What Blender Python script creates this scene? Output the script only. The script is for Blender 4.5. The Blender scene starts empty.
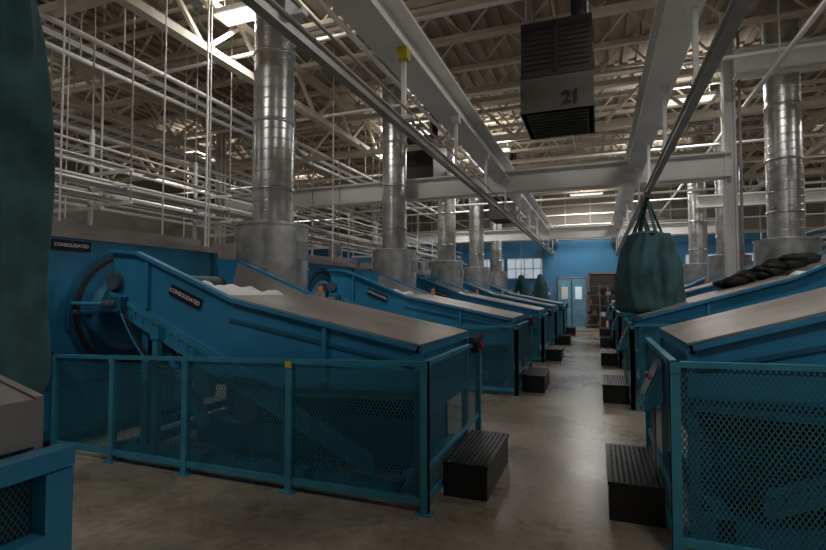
import bpy, math, random
from mathutils import Vector, Matrix
random.seed(4)
S=bpy.context.scene
try:
    S.view_settings.view_transform='Standard'
    S.view_settings.look='None'
except Exception as e: print(e)

# ---------------------------------------------------------------- materials
def mat(name,c,rough=.5,metal=0.,var=.25,scale=3.,c2=None,bump=0.,bscale=40.,emit=None,estr=0):
    m=bpy.data.materials.new(name); m.use_nodes=True
    nt=m.node_tree; b=nt.nodes['Principled BSDF']
    b.inputs['Roughness'].default_value=rough; b.inputs['Metallic'].default_value=metal
    tc=nt.nodes.new('ShaderNodeTexCoord')
    n=nt.nodes.new('ShaderNodeTexNoise'); n.inputs['Scale'].default_value=scale; n.inputs['Detail'].default_value=6
    nt.links.new(tc.outputs['Object'],n.inputs['Vector'])
    r=nt.nodes.new('ShaderNodeValToRGB')
    if c2 is None: c2=tuple(x*(1-var) for x in c)
    r.color_ramp.elements[0].position=.35; r.color_ramp.elements[1].position=.65
    r.color_ramp.elements[0].color=(*c2,1); r.color_ramp.elements[1].color=(*c,1)
    nt.links.new(n.outputs['Fac'],r.inputs['Fac']); nt.links.new(r.outputs['Color'],b.inputs['Base Color'])
    if bump>0:
        n2=nt.nodes.new('ShaderNodeTexNoise'); n2.inputs['Scale'].default_value=bscale; n2.inputs['Detail'].default_value=4
        nt.links.new(tc.outputs['Object'],n2.inputs['Vector'])
        bp=nt.nodes.new('ShaderNodeBump'); bp.inputs['Strength'].default_value=bump
        nt.links.new(n2.outputs['Fac'],bp.inputs['Height']); nt.links.new(bp.outputs['Normal'],b.inputs['Normal'])
    if emit:
        b.inputs['Emission Color'].default_value=(*emit,1); b.inputs['Emission Strength'].default_value=estr
    return m
M={}
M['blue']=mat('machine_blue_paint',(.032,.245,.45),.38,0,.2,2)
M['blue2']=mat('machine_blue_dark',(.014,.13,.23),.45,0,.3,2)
M['fence']=mat('fence_teal_paint',(.045,.28,.40),.45,0,.25,4)
M['mesh']=mat('expanded_mesh_teal',(.025,.15,.205),.5,0,.2,4)
M['steel']=mat('stainless_sheet',(.52,.48,.45),.38,.6,.35,1.3)
M['galv']=mat('galvanised_duct',(.66,.67,.67),.3,.85,.3,6)
M['white']=mat('beam_white_paint',(.80,.79,.77),.6,0,.15,1.2)
M['cream']=mat('joist_cream_paint',(.64,.57,.46),.7,0,.2,1.2)
M['deck']=mat('roof_deck_cream',(.34,.285,.22),.75,0,.25,.6)
M['black']=mat('black_steel',(.012,.012,.013),.4,0,.3,8,bump=.3,bscale=60)
M['rubber']=mat('dark_rubber',(.03,.03,.032),.7)
M['dark']=mat('dark_heater_paint',(.020,.019,.018),.55,0,.3,2)
M['dark2']=mat('heater_panel_brown',(.085,.075,.065),.55,0,.3,2)
M['cloth']=mat('teal_bag_cloth',(.038,.11,.118),.9,0,.4,5,bump=.25,bscale=25)
M['linen']=mat('white_linen',(.85,.85,.85),.9,0,.1,5,bump=.4,bscale=20)
M['lettering']=mat('white_lettering',(.8,.8,.8),.5,0,.02)
M['inkblack']=mat('black_lettering',(.004,.004,.004),.6,0,.02)
M['red']=mat('red_plastic',(.5,.02,.02),.4)
M['yellow']=mat('yellow_paint',(.6,.5,.02),.5)
M['amber']=mat('amber_lens',(.6,.16,.01),.25,emit=(1,.25,.02),estr=.1)
M['grey']=mat('grey_enclosure',(.30,.32,.33),.5)
M['pipe']=mat('grey_pipe',(.36,.35,.33),.45,.4)
M['wall']=mat('wall_cream',(.32,.29,.25),.85,0,.2,.5)
M['wallblue']=mat('wall_blue_paint',(.06,.24,.44),.7,0,.2,.7)
M['doorm']=mat('door_lightblue',(.16,.38,.52),.6)
M['lampglass']=mat('lamp_diffuser',(.9,.9,.9),.4,emit=(1,.97,.9),estr=1.0)
M['winglass']=mat('frosted_window_glass',(.6,.7,.75),.3,emit=(.75,.88,1),estr=.35)
M['chev']=mat('rail_slot_grey',(.10,.14,.16),.5,.3)
M['darkred']=mat('dark_red_linen',(.12,.02,.02),.8)
M['brown']=mat('cardboard_brown',(.25,.16,.09),.85)

def floor_mat():
    m=bpy.data.materials.new('polished_concrete'); m.use_nodes=True
    nt=m.node_tree; b=nt.nodes['Principled BSDF']; L=nt.links.new
    tc=nt.nodes.new('ShaderNodeTexCoord')
    n=nt.nodes.new('ShaderNodeTexNoise'); n.inputs['Scale'].default_value=.9; n.inputs['Detail'].default_value=8; n.inputs['Roughness'].default_value=.65
    L(tc.outputs['Object'],n.inputs['Vector'])
    r=nt.nodes.new('ShaderNodeValToRGB')
    r.color_ramp.elements[0].position=.36; r.color_ramp.elements[0].color=(.19,.155,.105,1)
    r.color_ramp.elements[1].position=.66; r.color_ramp.elements[1].color=(.44,.39,.31,1)
    L(n.outputs['Fac'],r.inputs['Fac'])
    n2=nt.nodes.new('ShaderNodeTexNoise'); n2.inputs['Scale'].default_value=14; n2.inputs['Detail'].default_value=6
    L(tc.outputs['Object'],n2.inputs['Vector'])
    r2=nt.nodes.new('ShaderNodeValToRGB')
    r2.color_ramp.elements[0].position=.3; r2.color_ramp.elements[0].color=(.7,.7,.7,1)
    r2.color_ramp.elements[1].position=.6; r2.color_ramp.elements[1].color=(1,1,1,1)
    L(n2.outputs['Fac'],r2.inputs['Fac'])
    mx=nt.nodes.new('ShaderNodeMix'); mx.data_type='RGBA'; mx.blend_type='MULTIPLY'; mx.inputs[0].default_value=1
    L(r.outputs['Color'],mx.inputs[6]); L(r2.outputs['Color'],mx.inputs[7]); L(mx.outputs[2],b.inputs['Base Color'])
    r3=nt.nodes.new('ShaderNodeMapRange'); r3.inputs[3].default_value=.18; r3.inputs[4].default_value=.4
    L(n.outputs['Fac'],r3.inputs[0]); L(r3.outputs[0],b.inputs['Roughness'])
    return m
M['floor']=floor_mat()

# ---------------------------------------------------------------- builder
class B:
    def __init__(s): s.v=[];s.f=[];s.m=[];s.mats=[];s.sm=[]
    def mi(s,k):
        if k not in s.mats: s.mats.append(k)
        return s.mats.index(k)
    def add(s,vs,fs,k,smooth=False):
        o=len(s.v); s.v+= [tuple(x) for x in vs]; i=s.mi(k)
        for f in fs: s.f.append([o+a for a in f]); s.m.append(i); s.sm.append(smooth)
    def box(s,x0,x1,y0,y1,z0,z1,k):
        vs=[(x,y,z) for x in(x0,x1) for y in(y0,y1) for z in(z0,z1)]
        s.add(vs,[(0,1,3,2),(4,6,7,5),(0,4,5,1),(2,3,7,6),(0,2,6,4),(1,5,7,3)],k)
    def prism(s,poly,y0,y1,k):
        n=len(poly); vs=[(x,y0,z) for x,z in poly]+[(x,y1,z) for x,z in poly]
        fs=[tuple(range(n)),tuple(range(2*n-1,n-1,-1))]+[(i,(i+1)%n,n+(i+1)%n,n+i) for i in range(n)]
        s.add(vs,fs,k)
    def beam(s,p,q,w,h,k,up=(0,0,1)):
        p=Vector(p);q=Vector(q);d=(q-p).normalized();u=Vector(up)
        if abs(d.dot(u))>.98: u=Vector((0,1,0))
        r=d.cross(u).normalized();u=r.cross(d).normalized()
        vs=[]
        for c in(p,q):
            for a,b in((-1,-1),(1,-1),(1,1),(-1,1)): vs.append(c+r*a*w/2+u*b*h/2)
        s.add(vs,[(0,1,2,3),(7,6,5,4),(0,4,5,1),(1,5,6,2),(2,6,7,3),(3,7,4,0)],k)
    def ibeam(s,p,q,w,h,k,t=.03):
        p=Vector(p);q=Vector(q);z=Vector((0,0,1))
        s.beam(p+z*(h/2-t/2),q+z*(h/2-t/2),w,t,k); s.beam(p-z*(h/2-t/2),q-z*(h/2-t/2),w,t,k); s.beam(p,q,t*.7,h-2*t,k)
    def cyl(s,p,q,r,k,n=12,r2=None,caps=True):
        p=Vector(p);q=Vector(q);d=(q-p).normalized();u=Vector((0,0,1)) if abs(d.z)<.9 else Vector((1,0,0))
        a=d.cross(u).normalized();b=d.cross(a); r2=r if r2 is None else r2
        vs=[p+(a*math.cos(t)+b*math.sin(t))*r for t in [2*math.pi*i/n for i in range(n)]]+[q+(a*math.cos(t)+b*math.sin(t))*r2 for t in [2*math.pi*i/n for i in range(n)]]
        s.add(vs,[(i,(i+1)%n,n+(i+1)%n,n+i) for i in range(n)],k,True)
        if caps: s.add(vs,[tuple(range(n-1,-1,-1)),tuple(range(n,2*n))],k)
    def hose(s,pts,r,k,n=8):
        for a,b in zip(pts[:-1],pts[1:]): s.cyl(a,b,r,k,n)
    def lathe(s,cx,cy,prof,k,n=32,fn=None,smooth=True):
        vs=[]
        for r,z in prof:
            for i in range(n):
                t=2*math.pi*i/n; rr=r*(fn(t,z) if fn else 1)
                vs.append((cx+rr*math.cos(t),cy+rr*math.sin(t),z))
        fs=[(j*n+i,j*n+(i+1)%n,(j+1)*n+(i+1)%n,(j+1)*n+i) for j in range(len(prof)-1) for i in range(n)]
        s.add(vs,fs,k,smooth)
    def ringx(s,x,cy,cz,ro,ri,th,k,n=48):
        vs=[]
        for xx,r in((x,ri),(x+th,ri),(x+th,ro),(x,ro)):
            for i in range(n):
                t=2*math.pi*i/n; vs.append((xx,cy+r*math.cos(t),cz+r*math.sin(t)))
        fs=[(j*n+i,j*n+(i+1)%n,((j+1)%4)*n+(i+1)%n,((j+1)%4)*n+i) for j in range(4) for i in range(n)]
        s.add(vs,fs,k)
    def mesh_panel(s,o,ax,L,z0,z1,k,pitch=.030,w=.0105):
        H=z1-z0; tan=.62; run=H*tan
        for sg in(1,-1):
            c=-run
            while c<L+run:
                lo,hi=0.,H
                za=lambda a:(a-c)/(sg*tan)
                za0,za1=sorted((za(0),za(L)))
                lo=max(lo,za0);hi=min(hi,za1)
                if hi-lo>.01:
                    p=c+sg*tan*lo;q=c+sg*tan*hi
                    pts=[(p-w/2,lo),(p+w/2,lo),(q+w/2,hi),(q-w/2,hi)]
                    if ax=='x': vs=[(o[0]+a,o[1]+.001*sg,z0+z) for a,z in pts]
                    else: vs=[(o[0]+.001*sg,o[1]+a,z0+z) for a,z in pts]
                    s.add(vs,[(0,1,2,3)],k)
                c+=pitch
    def mesh(s,name,flip=False,recalc=True):
        me=bpy.data.meshes.new(name)
        vs=[(-x,y,z) for x,y,z in s.v] if flip else s.v
        me.from_pydata(vs,[],s.f)
        for k in s.mats: me.materials.append(M[k])
        for i,p in enumerate(me.polygons): p.material_index=s.m[i]; p.use_smooth=s.sm[i]
        import bmesh
        if recalc:
            bm=bmesh.new(); bm.from_mesh(me); bmesh.ops.recalc_face_normals(bm,faces=bm.faces); bm.to_mesh(me); bm.free()
        me.update(); return me
def put(name,me,loc=(0,0,0),parent=None):
    o=bpy.data.objects.new(name,me); S.collection.objects.link(o); o.location=loc
    if parent: o.parent=parent
    return o
def empty(name,loc):
    e=bpy.data.objects.new(name,None); S.collection.objects.link(e); e.location=loc; e.empty_display_size=.2; return e
def text(name,body,size,loc,rot,k,parent=None,off=.0008):
    c=bpy.data.curves.new(name,'FONT'); c.body=body; c.size=size; c.align_x='CENTER'; c.align_y='CENTER'; c.extrude=.001; c.offset=off
    c.materials.append(M[k]); o=bpy.data.objects.new(name,c); S.collection.objects.link(o)
    o.location=loc; o.rotation_euler=rot
    if parent:o.parent=parent
    return o

# ---------------------------------------------------------------- room shell
XL,XR,YB,YF,ZC=-17.,13.,-3.,25.,6.95
b=B(); b.box(XL,XR,YB,YF,-.15,0,'floor'); put('floor',b.mesh('floor'))
b=B(); b.box(XL,XR,YB,YF,ZC,ZC+.15,'deck')
x=XL+.2
while x<XR-.2:
    b.box(x,x+.13,YB,YF,ZC-.06,ZC+.01,'deck'); x+=.3
put('ceiling',b.mesh('ceiling'))
b=B(); b.box(XL-.2,XL,YB,YF,0,ZC,'wall'); put('wall_left',b.mesh('wall_left'))
b=B(); b.box(XR,XR+.2,YB,YF,0,ZC,'wall'); put('wall_right',b.mesh('wall_right'))
b=B(); b.box(XL,XR,YB-.2,YB,0,ZC,'wall'); put('wall_front',b.mesh('wall_front'))
b=B(); b.box(XL,XR,YF,YF+.2,0,4.3,'wallblue'); b.box(XL,XR,YF,YF+.2,4.3,ZC,'wall')
for i in range(26):
    xx=XL+.6+i*1.15; b.box(xx,xx+.06,YF-.05,YF,4.3,ZC,'cream')
b.box(XL,XR,YF-.04,YF,4.2,4.35,'cream')
put('wall_back',b.mesh('wall_back'))
b=B(); D0=-1.75; b.box(D0,D0+1.2,YF-.08,YF-.01,0,2.3,'doorm'); b.box(D0+.57,D0+.61,YF-.09,YF-.08,0,2.3,'inkblack'); b.box(D0+.12,D0+.42,YF-.1,YF-.08,1.3,1.9,'lettering'); b.box(D0+.75,D0+1.05,YF-.1,YF-.08,1.3,1.9,'winglass')
for a in(D0-.05,D0+1.2): b.box(a,a+.05,YF-.1,YF-.01,0,2.36,'grey')
b.box(D0-.05,D0+1.25,YF-.1,YF-.01,2.3,2.36,'grey'); put('door_1',b.mesh('door_1'))
b=B(); b.box(-.35,.95,YF-.06,YF-.01,0,2.5,'rubber')  # flat dark panel stands in for the shade inside an open doorway
for a in(-.4,.95): b.box(a,a+.06,YF-.1,YF-.01,0,2.56,'brown')
b.box(-.4,1.01,YF-.1,YF-.01,2.5,2.58,'brown'); put('dark_opening',b.mesh('dark_opening'))
n=1
for X in(-7.5,-5.3,-3.4,2.4,4.6,6.8):
    b=B(); b.box(X-.85,X+.85,YF-.03,YF-.015,2.35,3.3,'winglass')
    for i in range(5): xx=X-.87+i*.425; b.box(xx,xx+.04,YF-.06,YF-.01,2.3,3.34,'white')
    for z in(2.3,2.80,3.3): b.box(X-.87,X+.87,YF-.06,YF-.01,z,z+.04,'white')
    put('window_%d'%n,b.mesh('window')); n+=1

# ---------------------------------------------------------------- roof structure
def joist(b,p,q,h,cw,ch,k,step=.62,wd=.035):
    p=Vector(p);q=Vector(q);L=(q-p).length;d=(q-p)/L;z=Vector((0,0,1))
    b.beam(p,q,cw,ch,k); b.beam(p-z*h,q-z*h,cw,ch,k)
    n=int(L/step)
    for i in range(n):
        a=p+d*(i*step); c=p+d*((i+1)*step)
        if i%2==0: b.beam(a,c-z*h,wd,wd,k)
        else: b.beam(a-z*h,c,wd,wd,k)
b=B()
y=-1.6
while y<24.6:
    joist(b,(XL,y,6.82),(XR,y,6.82),.62,.10,.08,'cream',.55); y+=1.25
put('roof_joists',b.mesh('roof_joists'))
b=B()
for X in(-13.5,-9.6,-5.6,5.4,9.5):
    joist(b,(X,YB,6.1),(X,YF,6.1),.75,.16,.12,'cream',.8,.06)
put('roof_girder_truss',b.mesh('roof_girder_truss'))
b=B()
for y in(4.,10.95,17.3):
    joist(b,(XL,y,6.0),(XR,y,6.0),.9,.14,.11,'cream',.9,.06)
put('roof_cross_truss',b.mesh('roof_cross_truss'))
b=B()
A0,A1,C0,C1=YB+.05,YF-.1,XL+.05,XR-.05
for X in(-15,-12,-8,-6.6,-2.8,-.6,1.6,3.6,6.8,8.5,11): b.cyl((X,A0,6.15),(X,A1,6.15),.022,'cream',6)
YP=((-7.2,5.1),(-3.3,5.35),(2.7,5.2),(-11,4.9),(7.4,5.0),(-6.3,5.0),(-8.6,4.5),(-13,4.4))
for X,z in YP: b.cyl((X,A0,z),(X,A1,z),.04,'white',8)
for y,z in((6.6,5.6),(9.2,5.45),(13.2,5.1),(15.3,5.1),(16.2,4.6),(19.3,4.9),(22.7,4.6),(23.6,5.2)): b.cyl((C0,y,z),(C1,y,z),.035,'white',8)
for y in(5.0,9.,12.8,17.1,20.9):
    for X,z in YP: b.cyl((X,y,z),(X,y,6.88),.012,'cream',6)
put('sprinkler_pipes',b.mesh('sprinkler_pipes'))
# cable trays (ladder type) on the left half of the roof
b=B()
for X,z in((-7.9,5.5),(-10.3,5.2)):
    for dx in(-.2,.2): b.box(X+dx-.015,X+dx+.015,-2.5,24,z,z+.09,'white')
    y=-2.4
    while y<24: b.box(X-.2,X+.2,y-.015,y+.015,z+.01,z+.03,'white'); y+=.35
    for j in range(3): b.cyl((X-.1+.09*j,-2.5,z+.05),(X-.1+.09*j,24,z+.05),.02,'pipe',6)
    y=-.3
    while y<24:
        for dx in(-.2,.2): b.cyl((X+dx,y,z),(X+dx,y,6.88),.01,'cream',6)
        y+=2.4
put('cable_tray',b.mesh('cable_tray'))

def ib(name,p,q,w,h,k='white'):
    b=B(); b.ibeam(p,q,w,h,k)
    return put(name,b.mesh(name))
ib('steel_beam',(-1.88,-2.9,4.2),(-1.88,24.9,4.2),.34,.4)
ib('steel_beam',(.72,-2.9,4.2),(.72,24.9,4.2),.30,.4)
for y in(10.55,20.5):
    ib('steel_cross_beam',(-9.6,y,3.98 if y<11 else 4.0),(4.3 if y>11 else 2.35,y,3.98 if y<11 else 4.0),.3,.46)
ib('steel_cross_beam',(2.3,9.9,5.6),(12.9,9.9,5.6),.25,.45)
ib('steel_cross_beam',(2.3,13.5,3.8),(12.9,13.5,3.8),.25,.3)
def column(X,Y,w=.2):
    b=B(); b.beam((X-w/2+.02,Y,0),(X-w/2+.02,Y,ZC-.06),w,.03,'white',(1,0,0)); b.beam((X+w/2-.02,Y,0),(X+w/2-.02,Y,ZC-.06),w,.03,'white',(1,0,0))
    b.box(X-w/2,X+w/2,Y-.012,Y+.012,0,ZC-.06,'white'); b.box(X-.2,X+.2,Y-.2,Y+.2,0,.03,'white')
    b.cyl((X+w/2+.06,Y-.08,0),(X+w/2+.06,Y-.08,ZC-.1),.025,'pipe',8)
    put('steel_column',b.mesh('steel_column'))
for X,Y in((2.35,10.6),(-9.6,10.6),(-9.6,20.5),(4.22,20.5),(-9.6,3.),(-13.5,8),(-13.5,16),(9.5,16)): column(X,Y)

def rail(X,z):
    b=B(); b.box(X-.012,X+.012,-2.5,22,z-.04,z+.04,'pipe'); b.box(X-.035,X+.035,-2.5,22,z-.05,z-.038,'pipe')
    b.box(X-.035,X+.035,-2.5,22,z+.038,z+.05,'white')
    b.cyl((X+.09,-2.5,z+.1),(X+.09,22,z+.1),.012,'pipe',8)
    y=.6
    while y<22:
        b.box(X-.02,X+.02,y-.02,y+.02,z+.05,4.0,'white'); b.box(X-.04,X+.11,y-.03,y+.03,z+.06,z+.10,'white')
        b.box(X-.05,X+.05,y-.05,y+.05,3.88,4.0,'yellow' if 4<y<5 and X<0 else 'white'); y+=1.9
    put('bag_monorail',b.mesh('bag_monorail'))
rail(-1.75,3.23); rail(.76,3.2)

# ---------------------------------------------------------------- ducts
def duct_mesh():
    b=B()
    b.lathe(0,0,[(.272,2.55),(.272,6.87)],'galv',40)
    n=32; pitch=.14; turns=int((6.85-2.6)/pitch); vs=[]
    for i in range(turns*n+1):
        t=2*math.pi*i/n; z=2.6+pitch*i/n
        for r,dz in((.271,-.012),(.280,0),(.271,.012)): vs.append((r*math.cos(t),r*math.sin(t),z+dz))
    fs=[]
    for i in range(turns*n):
        a=i*3; fs+=[(a,a+3,a+4,a+1),(a+1,a+4,a+5,a+2)]
    b.add(vs,fs,'galv',True)
    b.lathe(0,0,[(.28,2.58),(.5,2.54)],'galv',40,smooth=False)
    b.lathe(0,0,[(.5,2.54),(.5,2.50)],'galv',40); b.lathe(0,0,[(.485,2.50),(.485,1.95)],'galv',40)
    b.lathe(0,0,[(.497,1.95),(.497,1.91)],'galv',40); b.lathe(0,0,[(.485,1.91),(.485,1.40)],'galv',40)
    b.lathe(0,0,[(.5,1.42),(.5,1.38),(.3,1.38)],'galv',40,smooth=False)
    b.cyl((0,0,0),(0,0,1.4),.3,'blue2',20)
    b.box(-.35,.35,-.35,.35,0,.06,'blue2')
    for z in(3.0,3.94,4.9,5.9): b.lathe(0,0,[(.272,z),(.29,z+.005),(.29,z+.045),(.272,z+.05)],'galv',32)
    b.box(.46,.5,-.12,.12,2.05,2.3,'grey')
    return b.mesh('exhaust_duct')
dm=duct_mesh()
for Y in(5.68,10.05,14.1,18.0,21.8): put('exhaust_duct',dm,(-4.22,Y,0))
for Y in(6.4,10.45,14.5,18.5): put('exhaust_duct',dm,(3.15,Y,0))

# ---------------------------------------------------------------- loading conveyor chute
KR=.10; LR=.075
def chute(steep=0.,lift=0.):
    b=B(); G=-lift
    def P(l): return [(-u,z) for u,z in l]
    k=steep
    E=lambda u,z:(u,z+k*(u-.13))
    y0,y1=.2,1.68
    rim=[E(3.46,2.03),E(3.1,2.0),E(1.9,1.53),(.13,1.17)]
    side=rim+[(.13,.78),(1.35,.72),(3.36,1.58+k*2)]
    for a,c in((y0,y0+.02),(y1-.02,y1)): b.prism(P(side),a,c,'blue')
    for i in range(3):
        (u0,z0),(u1,z1)=rim[i],rim[i+1]
        b.beam((-u0,y0-.01,z0),(-u1,y0-.01,z1),.07,.035,'blue'); b.beam((-u0,y1+.01,z0),(-u1,y1+.01,z1),.07,.035,'blue')
    zt=1.58+k*2
    b.beam((-3.36,y0-.02,zt),(-1.35,y0-.02,.72),.05,.05,'blue'); b.beam((-1.35,y0-.02,.74),(-.13,y0-.02,.80),.05,.05,'blue')
    for u,a,c in((2.95,1.9+k*2.6,1.44+k*1.6),(.95,1.31+k*.8,.78)):
        b.box(-u-.02,-u+.02,y0-.035,y0,c,a,'blue')
    b.beam((-1.95,y0-.005,1.36+k*1.2),(-.15,y0-.005,1.03),.02,.03,'blue2')
    b.box(-3.47,-3.43,y0,y1,1.6+k*2,1.72+k*2,'blue'); b.cyl((-3.38,y0-.06,1.72+k*2.6),(-3.38,y1+.06,1.72+k*2.6),.09,'chev',16)
    b.prism(P([(3.36,zt+.06),(1.35,.8),(.16,.86),(.16,.88),(1.34,.84),(3.35,zt+.1)]),y0+.02,y1-.02,'rubber')
    b.prism(P([E(3.1,1.98),E(1.9,1.51),(1.9,1.1+k),(3.2,1.66+k*2)]),y1-.03,y1-.021,'steel')
    a=E(2.02,1.565);c=E(2.02,1.58)
    b.prism(P([a,(.10,1.185),(.10,1.20),c]),y0-.02,y1+.02,'steel')
    b.box(-.15,-.12,y0,y1,.62,1.18,'blue'); b.beam((-.12,y0,1.15),(-.12,y1,1.15),.05,.06,'blue'); b.beam((-.12,y0,.64),(-.12,y1,.64),.05,.05,'blue')
    for yy in(y0+.02,y1-.02): b.box(-.16,-.10,yy-.03,yy+.03,G,1.13,'blue')
    for yy in(y0-.04,y1+.04):
        b.beam((-3.42,yy,1.60),(-.5,yy,.30),.03,.04,'fence'); b.beam((-3.42,yy,1.47),(-.5,yy,.17),.03,.04,'fence')
        for i in range(27):
            t=i/26; x=-3.42+2.92*t; z=1.6-1.3*t; b.box(x-.012,x+.012,yy-.012,yy+.012,z-.13,z,'blue')
        b.prism([(-3.42,1.58),(-.5,.28),(-.5,.18),(-3.42,1.48)],yy-.004,yy+.004,'blue')
    b.beam((-2.75,y0+.05,1.1),(-2.25,y0+.05,.35),.10,.06,'blue'); b.cyl((-2.9,y0+.1,1.35),(-2.45,y0+.1,.7),.03,'galv')
    for u,z in((3.0,1.42),(1.35,.74)):
        for yy in(y0+.05,y1-.05): b.box(-u-.04,-u+.04,yy-.04,yy+.04,G,z,'blue')
        b.box(-u-.03,-u+.03,y0+.05,y1-.05,.25,.32,'blue')
    for yy in(y0+.05,y1-.05): b.box(-3.4,-.12,yy-.05,yy+.05,G,.10,'blue')
    for u in(.3,1.1,2.2,3.3): b.box(-u-.05,-u+.05,y0,y1,G,.10,'blue')
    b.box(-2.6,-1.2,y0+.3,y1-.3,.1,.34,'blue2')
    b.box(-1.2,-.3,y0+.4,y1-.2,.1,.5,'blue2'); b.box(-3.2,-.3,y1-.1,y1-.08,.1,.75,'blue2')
    b.cyl((-2.0,y0+.3,.5),(-2.0,y0+.75,.5),.14,'grey',16)
    b.box(-2.78,-2.72,y0-.1,y0-.04,G,1.28,'fence'); b.box(-2.80,-2.70,y0-.11,y0-.03,1.16,1.28,'blue')
    b.cyl((-3.95,y0-.08,1.49),(-3.3,y0-.08,1.49),.02,'fence',8); b.cyl((-3.42,y0-.1,1.49),(-3.25,y0-.1,1.49),.045,'chev',10)
    b.box(-3.30,-3.18,y0-.12,y0-.03,1.42,1.56,'blue2')
    for j,(dx,dz) in enumerate(((.0,.0),(.05,-.03),(.1,.02))):
        pts=[(-3.25+dx,y0-.1,1.44+dz)]
        for i in range(1,9): t=i/8; pts.append((-3.25+dx+.75*t,y0-.1-.01*j,1.44+dz-.55*t-.13*math.sin(math.pi*t)*(1+.4*j)))
        b.hose(pts,.010,'inkblack' if j!=1 else 'blue',6)
    zb=1.5+k*1.8
    b.box(-1.98,-1.90,y1+.02,y1+.1,zb,zb+.12,'grey'); b.cyl((-1.94,y1+.06,zb+.12),(-1.94,y1+.06,zb+.19),.03,'amber',12); b.cyl((-1.94,y1+.06,zb+.19),(-1.94,y1+.06,zb+.205),.035,'rubber',12)
    return b
cmL=chute().mesh('chute'); cmR=chute(KR,LR).mesh('chute_mirrored',flip=True)

def linen(k=0):
    b=B(); n=28; m=math
    vs=[];fs=[]
    for i in range(n+1):
        for j in range(n+1):
            u=i/n;v=j/n
            env=m.sin(m.pi*u)**.5*m.sin(m.pi*v)**.5
            h=env*(.26+.06*m.sin(7*u+4*v)+.05*m.sin(13*v-5*u)+.025*m.sin(25*u+9*v)+.02*m.sin(31*v))
            x=-2.85+1.05*u; z=1.64-(u*1.05)*.36+h-.08+k*(-x-.13)
            vs.append((x,.24+1.38*v,z))
    for i in range(n):
        for j in range(n): a=i*(n+1)+j; fs.append((a,a+n+1,a+n+2,a+1))
    b.add(vs,fs,'linen',True); return b
lmL=linen().mesh('linen'); lmR=linen(KR).mesh('linen_m',flip=True)

# ---------------------------------------------------------------- fence
def fence(H0=1.10,sl=-.03):
    b=B(); D=1.72
    def Ht(u): return H0+sl*u
    for u in [0,1.16,2.25,3.15,3.95]:
        b.box(-u-.028,-u+.028,-.028,.028,0,Ht(u),'fence'); b.box(-u-.06,-u+.06,-.05,.05,0,.012,'fence')
        b.box(-u-.03,-u+.03,-.034,-.028,Ht(u)-.07,Ht(u)-.02,'yellow' if u==1.16 else 'fence')
    b.beam((0,0,H0-.02),(-3.95,0,Ht(3.95)-.02),.045,.035,'fence'); b.beam((0,0,.09),(-3.95,0,.09),.04,.05,'fence')
    if sl<0:
        b.mesh_panel((-3.95,.0),'x',3.95,.1,.955,'mesh')
        b.mesh_panel((-2.25,.0),'x',2.25,.955,1.02,'mesh')
    else:
        b.mesh_panel((-3.95,.0),'x',3.95,.1,H0-.02,'mesh')
        b.mesh_panel((-3.95,.0),'x',2.9,H0-.02,H0+.02,'mesh')
    for y in(.0,D): b.box(-.028,.028,y-.028,y+.028,0,H0,'fence')
    b.beam((0,0,H0-.02),(0,D,H0-.02),.045,.035,'fence'); b.beam((0,0,.09),(0,D,.09),.04,.05,'fence')
    b.beam((0,0,.32),(0,D,.32),.03,.03,'fence')
    b.mesh_panel((0,0),'y',D,.1,H0-.03,'mesh')
    return b
fmL=fence().mesh('fence',recalc=False); fmR=fence(1.18,.02).mesh('fence_m',flip=True,recalc=False)

def step():
    b=B()
    b.box(.03,.38,.36,1.3,0,.245,'black'); b.box(.03,.39,.35,1.31,.245,.27,'black')
    for i in range(9):
        for j in range(24):
            b.box(.045+i*.037,.062+i*.037,.375+j*.038,.39+j*.038,.27,.274,'black')
    return b
sb=step(); smL=sb.mesh('step'); smR=sb.mesh('step_m',flip=True)

def ctrl():
    b=B()
    b.add([(.02,.45,.83),(.14,.45,.75),(.14,.45,.83),(.02,.45,1.10),(.02,.80,.83),(.14,.80,.75),(.14,.80,.83),(.02,.80,1.10)],
          [(0,1,2,3),(7,6,5,4),(0,4,5,1),(1,5,6,2),(2,6,7,3),(3,7,4,0)],'fence')
    b.add([(.135,.48,.865),(.038,.48,1.08),(.038,.77,1.08),(.135,.77,.865)],[(0,1,2,3)],'grey')
    for i,k in enumerate(('red','inkblack','inkblack','yellow')): b.cyl((.075,.53+.06*i,.98),(.105,.53+.06*i,.995),.014,k,10)
    b.cyl((.06,.6,.1),(.06,.6,.83),.012,'pipe',6)
    return b
kmR=ctrl().mesh('ctrl_m',flip=True)
def estop():
    b=B()
    b.box(-.02,.07,1.42,1.6,1.0,1.12,'rubber'); b.cyl((.07,1.5,1.07),(.10,1.5,1.07),.03,'red',12)
    b.cyl((.02,1.35,1.12),(.05,1.6,1.16),.04,'rubber',10); b.cyl((.0,1.55,1.13),(.03,1.68,1.12),.02,'red',10)
    return b
emL=estop().mesh('estop')

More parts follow.
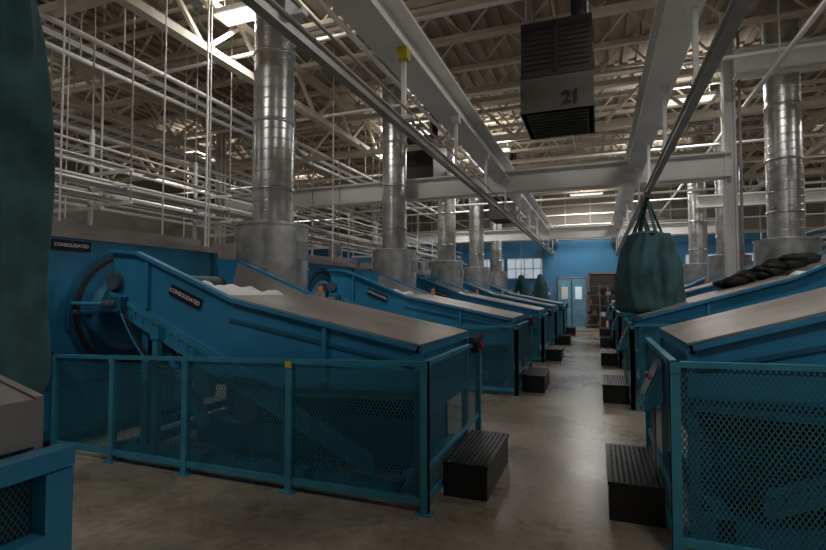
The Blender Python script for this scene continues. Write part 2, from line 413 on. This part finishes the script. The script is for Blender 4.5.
ang=.375
def unit(side,Y0):
    X0=-1.19 if side=='L' else .44
    s=1 if side=='L' else -1
    e=empty('laundry_loading_conveyor',(X0,Y0,0 if s>0 else LR))
    put('chute_body',cmL if s>0 else cmR,parent=e)
    put('linen_load',lmL if s>0 else lmR,parent=e)
    dz=0 if s>0 else KR*2.1; an=ang if s>0 else ang+KR
    cx=-2.47*s
    pb=B(); pb.box(-.2,.2,-.006,.006,-.05,.05,'inkblack')
    o=put('name_plate',pb.mesh('name_plate'),(cx,.185,1.565+dz),parent=e); o.rotation_euler=(0,an*s,0)
    text('name_plate_lettering','CONSOLIDATED',.052,(cx,.177,1.565+dz),(math.pi/2,an*s,0),'lettering',e)
    put('step_platform',smL if s>0 else smR,(X0,Y0,0))
    f=empty('safety_fence',(X0,Y0,0))
    put('fence_frame_and_mesh',fmL if s>0 else fmR,parent=f)
    if s<0: put('control_box',kmR,parent=f)
    else: put('emergency_stop',emL,parent=f)
LY=[3.41,7.75,11.65,15.5,19.3]; RY=[3.42,7.35,11.3,15.1,19.]
for y in LY: unit('L',y)
for y in RY: unit('R',y)

# near machine at the bottom-left (previous one in the row)
b=B()
b.box(-4.3,-1.38,-.75,.90,.62,.70,'blue'); b.box(-4.3,-1.38,.87,.92,.62,1.14,'blue'); b.box(-4.3,-1.38,-.75,-.72,.62,1.14,'blue')
b.box(-1.38,-1.325,.86,.93,0,1.135,'blue')
b.beam((-1.35,-.75,1.165),(-1.35,.93,1.165),.06,.05,'blue'); b.beam((-1.34,-.75,.96),(-1.34,.855,.96),.05,.05,'blue')
b.box(-1.40,-1.385,-.75,.86,.98,1.14,'rubber'); b.box(-1.375,-1.34,-.75,.855,.66,.93,'blue')
b.prism([(-4.3,2.0),(-1.42,1.30),(-1.42,1.315),(-4.3,2.015)],-.78,.885,'steel')
b.prism([(-4.3,1.8),(-1.48,1.16),(-1.42,1.18),(-1.42,1.32),(-4.3,2.02)],.888,.91,'steel')
b.prism([(-4.3,.7),(-1.48,.7),(-1.48,1.17),(-4.3,1.82)],.865,.885,'blue')
b.box(-1.435,-1.415,-.75,.885,1.19,1.31,'steel')
b.mesh_panel((-1.37,-.75),'y',1.6,.98,1.14,'mesh',.014,.003)
b.box(-4.24,-4.16,-.7,-.62,0,.65,'blue'); b.box(-4.24,-4.16,.8,.88,0,.65,'blue')
b.box(-1.44,-1.36,-.74,-.66,0,.65,'blue')
put('laundry_loading_conveyor',b.mesh('near_conveyor'))

# ---------------------------------------------------------------- dryers
def dryer():
    b=B()
    y0,y1=-1.6,1.45; T=2.26; C=1.40
    b.box(-2.6,0,y0,y1,.12,T-.08,'blue'); b.box(-2.62,.02,y0-.02,y1+.02,T-.08,T,'steel'); b.box(-2.5,-.1,y0+.1,y1-.1,0,.12,'rubber')
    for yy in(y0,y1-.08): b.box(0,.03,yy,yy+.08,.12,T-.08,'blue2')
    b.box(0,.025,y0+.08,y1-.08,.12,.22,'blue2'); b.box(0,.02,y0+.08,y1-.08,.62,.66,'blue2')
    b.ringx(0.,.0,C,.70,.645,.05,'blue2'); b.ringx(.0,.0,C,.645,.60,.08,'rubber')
    b.cyl((0,.0,C),(.05,.0,C),.60,'blue',48); b.cyl((.05,.0,C),(.10,.0,C),.46,'blue',48,.40)
    b.cyl((.05,-.65,C),(.12,-.65,C),.03,'galv',10); b.beam((.08,-.71,C-.18),(.08,-.71,C+.18),.03,.03,'blue2')
    b.beam((.11,-.6,C),(.11,.66,C),.04,.03,'blue')
    b.box(0,.02,-1.48,-.80,.74,1.0,'blue2')
    b.box(-2.2,-1.5,-.6,.6,T,T+.35,'steel'); b.cyl((-1.9,0,T+.35),(-1.9,0,T+.75),.2,'galv',20)
    b.box(-.4,-.1,y0+.2,y1-.2,T,T+.10,'steel')
    return b
db=dryer(); dmL=db.mesh('dryer'); dmR=db.mesh('dryer_m',flip=True)
def dryer_at(s,X,Y):
    e=empty('industrial_tumble_dryer',(X,Y,0)); put('dryer_cabinet',dmL if s>0 else dmR,parent=e)
    pb=B(); pb.box(-.005,.006,-.21,.21,-.055,.055,'inkblack'); put('name_plate',pb.mesh('name_plate'),(.01*s,-.66,2.10),parent=e)
    text('name_plate_lettering','CONSOLIDATED',.048,(.019*s,-.66,2.10),(math.pi/2,0,math.pi/2*s),'lettering',e)
for Y in(4.22,8.55,12.5,16.4,20.3): dryer_at(1,-5.2,Y)
for Y in(4.2,8.2,12.2,16.1,20.): dryer_at(-1,4.6,Y)

# ---------------------------------------------------------------- pipe rack above the dryers
def rack(X,name,s=1):
    b=B()
    for i,(dx,z,r) in enumerate(((0,2.88,.03),(.14,2.88,.022),(.28,2.9,.035),(0,3.1,.025),(.16,3.12,.04),(.32,3.1,.02),(-.15,3.0,.045),(.1,3.3,.02),(.25,3.42,.03),(.05,3.55,.018))):
        b.cyl((X-s*dx,-1,z),(X-s*dx,23.5,z),r,'white' if i%2 else 'pipe',8)
    y=1.
    while y<23.5:
        for z in(2.80,3.02,3.24): b.box(X-.5,X+.3,y-.025,y+.025,z,z+.04,'white')
        b.box(X-.5,X-.46,y-.025,y+.025,2.26,3.9,'white'); b.cyl((X+.28,y,2.8),(X+.28,y,6.88),.012,'pipe',6); b.cyl((X-.48,y,3.9),(X-.48,y,6.88),.012,'pipe',6)
        y+=1.9
    put(name,b.mesh(name))
rack(-6.15,'pipe_rack'); rack(6.3,'pipe_rack',-1)
b=B()
for i in range(6): b.cyl((-8.2-.22*i,-1,3.2+.18*(i%3)),(-8.2-.22*i,23.5,3.2+.18*(i%3)),.035,'white',8)
for y in(2,6,10,14,18,22): b.box(-9.45,-8.0,y-.04,y+.04,3.05,3.12,'white'); b.cyl((-8.05,y,3.1),(-8.05,y,6.88),.02,'white',6); b.cyl((-9.4,y,3.1),(-9.4,y,6.88),.02,'white',6)
put('utility_pipe_run',b.mesh('utility_pipe_run'))
b=B()
for X,Y in((-5.4,4.9),(-5.25,5.5),(-5.3,5.62),(-5.75,3.8),(-5.3,9.2),(-5.3,6.9),(-5.9,6.2),(-5.3,11.6),(-5.5,13),(-7.6,5.1),(-7.7,7.5)):
    b.cyl((X,Y,2.26),(X,Y,6.88),.011,'white',6)
put('drop_conduits',b.mesh('drop_conduits'))

# ---------------------------------------------------------------- hanging heater units
def heater(loc,num=None):
    e=empty('hanging_heater_unit',loc); b=B()
    b.box(-.48,.48,0,1.2,0,1.3,'dark'); b.box(-.50,.50,-.02,1.22,.0,.04,'dark2'); b.box(-.49,.49,-.012,.0,.02,.52,'dark2')
    b.box(-.49,.49,-.02,0,.5,.54,'dark')
    for i in range(9): b.box(-.44,.44,-.012,-.0,.62+i*.07,.635+i*.07,'dark')
    b.box(-.02,.02,-.02,0,.56,1.28,'dark')
    b.box(-.42,.42,.06,1.14,-.012,.0,'dark2')
    for i in range(8): b.box(-.40,.40,.12+i*.13,.16+i*.13,-.03,-.01,'dark')
    for x in(-.42,.42):
        for y in(.08,1.12): b.cyl((x,y,1.3),(x,y,6.88-loc[2]),.015,'pipe',6)
    b.cyl((.3,.6,1.3),(.3,.6,6.88-loc[2]),.12,'dark',16)
    put('heater_casing',b.mesh('heater_casing'),parent=e)
    if num: text('unit_number',num,.24,(.20,-.022,.16),(math.pi/2,0,0),'inkblack',e,.008)
heater((-.5,7.0,4.14),'21'); heater((-4.3,11.6,4.3)); heater((-3.2,17.8,4.3))

# ---------------------------------------------------------------- sling bags
def bag(name,X,Y,zb,zt,r,hook,taper=.55,amp=1.):
    b=B(); prof=[];m=44;H=zt-zb
    for i in range(m+1):
        t=i/m
        low=math.sqrt(max(0,1-((.10-t)/.10)**2)) if t<.10 else 1
        rr=r*(.45+.55*low if t>0 else .02)*(1 if t<.5 else 1-taper*((t-.5)/.5)**1.8)
        prof.append((max(rr,.02),zb+H*t))
    ph=X*3
    def fn2(t,z):
        k=(z-zb)/H
        f=.06*math.sin(4*t+ph+2*k)+.09*(abs(math.sin(5*t+1.5*k+ph))-.5)+.045*math.sin(16*t+4*math.sin(3*k)+ph)*(.3+k)+.02*math.sin(8*k+2*t)+.02*math.sin(9*t-14*k)
        return 1+f*amp
    b.lathe(X,Y,prof,'cloth',128,fn2)
    tp=prof[-1][0]
    b.lathe(X,Y,[(tp,zt),(tp*.5,zt+.05),(.02,zt+.06)],'cloth',24)
    for a in range(4):
        t=a*math.pi/2+.4
        b.beam((X+tp*.9*math.cos(t),Y+tp*.9*math.sin(t),zt-.02),(X,Y,hook-.12),.05,.012,'cloth')
    b.cyl((X,Y,hook-.16),(X,Y,hook-.05),.02,'pipe',8); b.box(X-.05,X+.05,Y-.08,Y+.08,hook-.12,hook-.055,'pipe')
    put(name,b.mesh(name))
bag('laundry_sling_bag',.74,8.35,1.27,2.5,.42,3.2,.35,amp=1.2)
bag('laundry_sling_bag',.76,9.45,1.4,2.5,.40,3.2,.5)
bag('laundry_sling_bag',-3.15,1.46,.90,3.7,.43,4.05,.45,amp=1.2)
b=B(); b.ibeam((-3.15,-2.9,4.15),(-3.15,3.2,4.15),.12,.2,'white')
for y in(-2,.5,2.9): b.cyl((-3.15,y,4.2),(-3.15,y,6.88),.02,'white',8)
put('bag_runway_beam',b.mesh('bag_runway_beam'))

b=B()
for i in range(16):
    t=i/15; z=.13+LR+KR*(1.4+t)
    b.lathe(1.9+1.0*t+.1*math.sin(i*3),8.85+.16*math.cos(i*2.1),[(.02,1.32+.3*t+z),(.13,1.35+.3*t+z),(.18,1.40+.3*t+z),(.12,1.45+.3*t+z),(.02,1.47+.3*t+z)],'inkblack',12,lambda a,z:1+.2*math.sin(3*a+z*20))
put('dark_laundry_heap',b.mesh('dark_laundry_heap'))

def cart(X,Y,ks):
    b=B()
    for x in(-.45,.45):
        for y in(-.3,.3): b.box(X+x-.02,X+x+.02,Y+y-.02,Y+y+.02,.12,1.95,'pipe'); b.cyl((X+x-.02,Y+y,.06),(X+x+.02,Y+y,.06),.06,'rubber',12)
    for i,z in enumerate((.15,.6,1.05,1.5,1.9)):
        b.box(X-.45,X+.45,Y-.3,Y+.3,z,z+.02,'pipe')
        if i<4:
            for j in range(4):
                b.box(X-.42+j*.21,X-.24+j*.21,Y-.26,Y+.26,z+.02,z+.12+.2*random.random(),ks[(i+j)%len(ks)])
    put('linen_shelf_cart',b.mesh('linen_shelf_cart'))
cart(.0,23.9,('darkred','rubber','brown')); cart(.55,22.4,('darkred','linen','rubber')) ; cart(-2.5,24.2,('linen','cloth')); cart(-3.8,24.2,('cloth','linen','brown')); cart(2.2,24.2,('linen','grey'))
for X,Y in((-2.35,22.4),(-3.3,23.1)):
    b=B()
    b.lathe(X,Y,[(.02,.9),(.24,.95),(.3,1.2),(.27,1.9),(.12,2.4),(.02,2.45)],'cloth',32,lambda t,z:1+.08*math.sin(5*t+z)); b.cyl((X,Y,2.4),(X,Y,6.88),.012,'pipe',6)
    put('laundry_sling_bag',b.mesh('laundry_sling_bag'))

# ---------------------------------------------------------------- lights
def lamp(X,Y,Z=5.95,pd=70,pu=32):
    e=empty('ceiling_light_fixture',(X,Y,Z)); b=B()
    b.box(-.7,.7,-.2,.2,0,.07,'white'); b.box(-.66,.66,-.17,.17,-.012,0,'lampglass')
    for x in(-.6,.6): b.cyl((x,0,.07),(x,0,6.88-Z),.008,'pipe',6)
    put('fixture_housing',b.mesh('fixture_housing'),parent=e)
    for nm,z,rx,p in(('down_light',-.03,0,pd),('up_light',.12,math.pi,pu)):
        l=bpy.data.lights.new(nm,'AREA'); l.shape='RECTANGLE'; l.size=1.3; l.size_y=.34; l.energy=p; l.color=(1,.97,.93)
        o=bpy.data.objects.new(nm,l); S.collection.objects.link(o); o.location=(0,0,z); o.rotation_euler=(rx,0,0); o.parent=e
for X in(-12.3,-4.9,1.8,7.9):
    for Y in(.2,6.1,12.4,18.7): lamp(X,Y)
lamp(-.4,22.8,pd=150); lamp(-3.1,14.8,pd=72)  # extra lamps added to brighten the far end; second hidden above the beam

w=bpy.data.worlds.new('World'); S.world=w; w.use_nodes=True
w.node_tree.nodes['Background'].inputs[0].default_value=(.6,.65,.7,1); w.node_tree.nodes['Background'].inputs[1].default_value=.15

c=bpy.data.cameras.new('camera'); c.sensor_width=36; c.lens=490/826*36; c.clip_start=.05
co=bpy.data.objects.new('camera',c); S.collection.objects.link(co); co.location=(0,0,1.6)
co.rotation_euler=(math.radians(90+2.1),0,math.radians(20.6)); S.camera=co
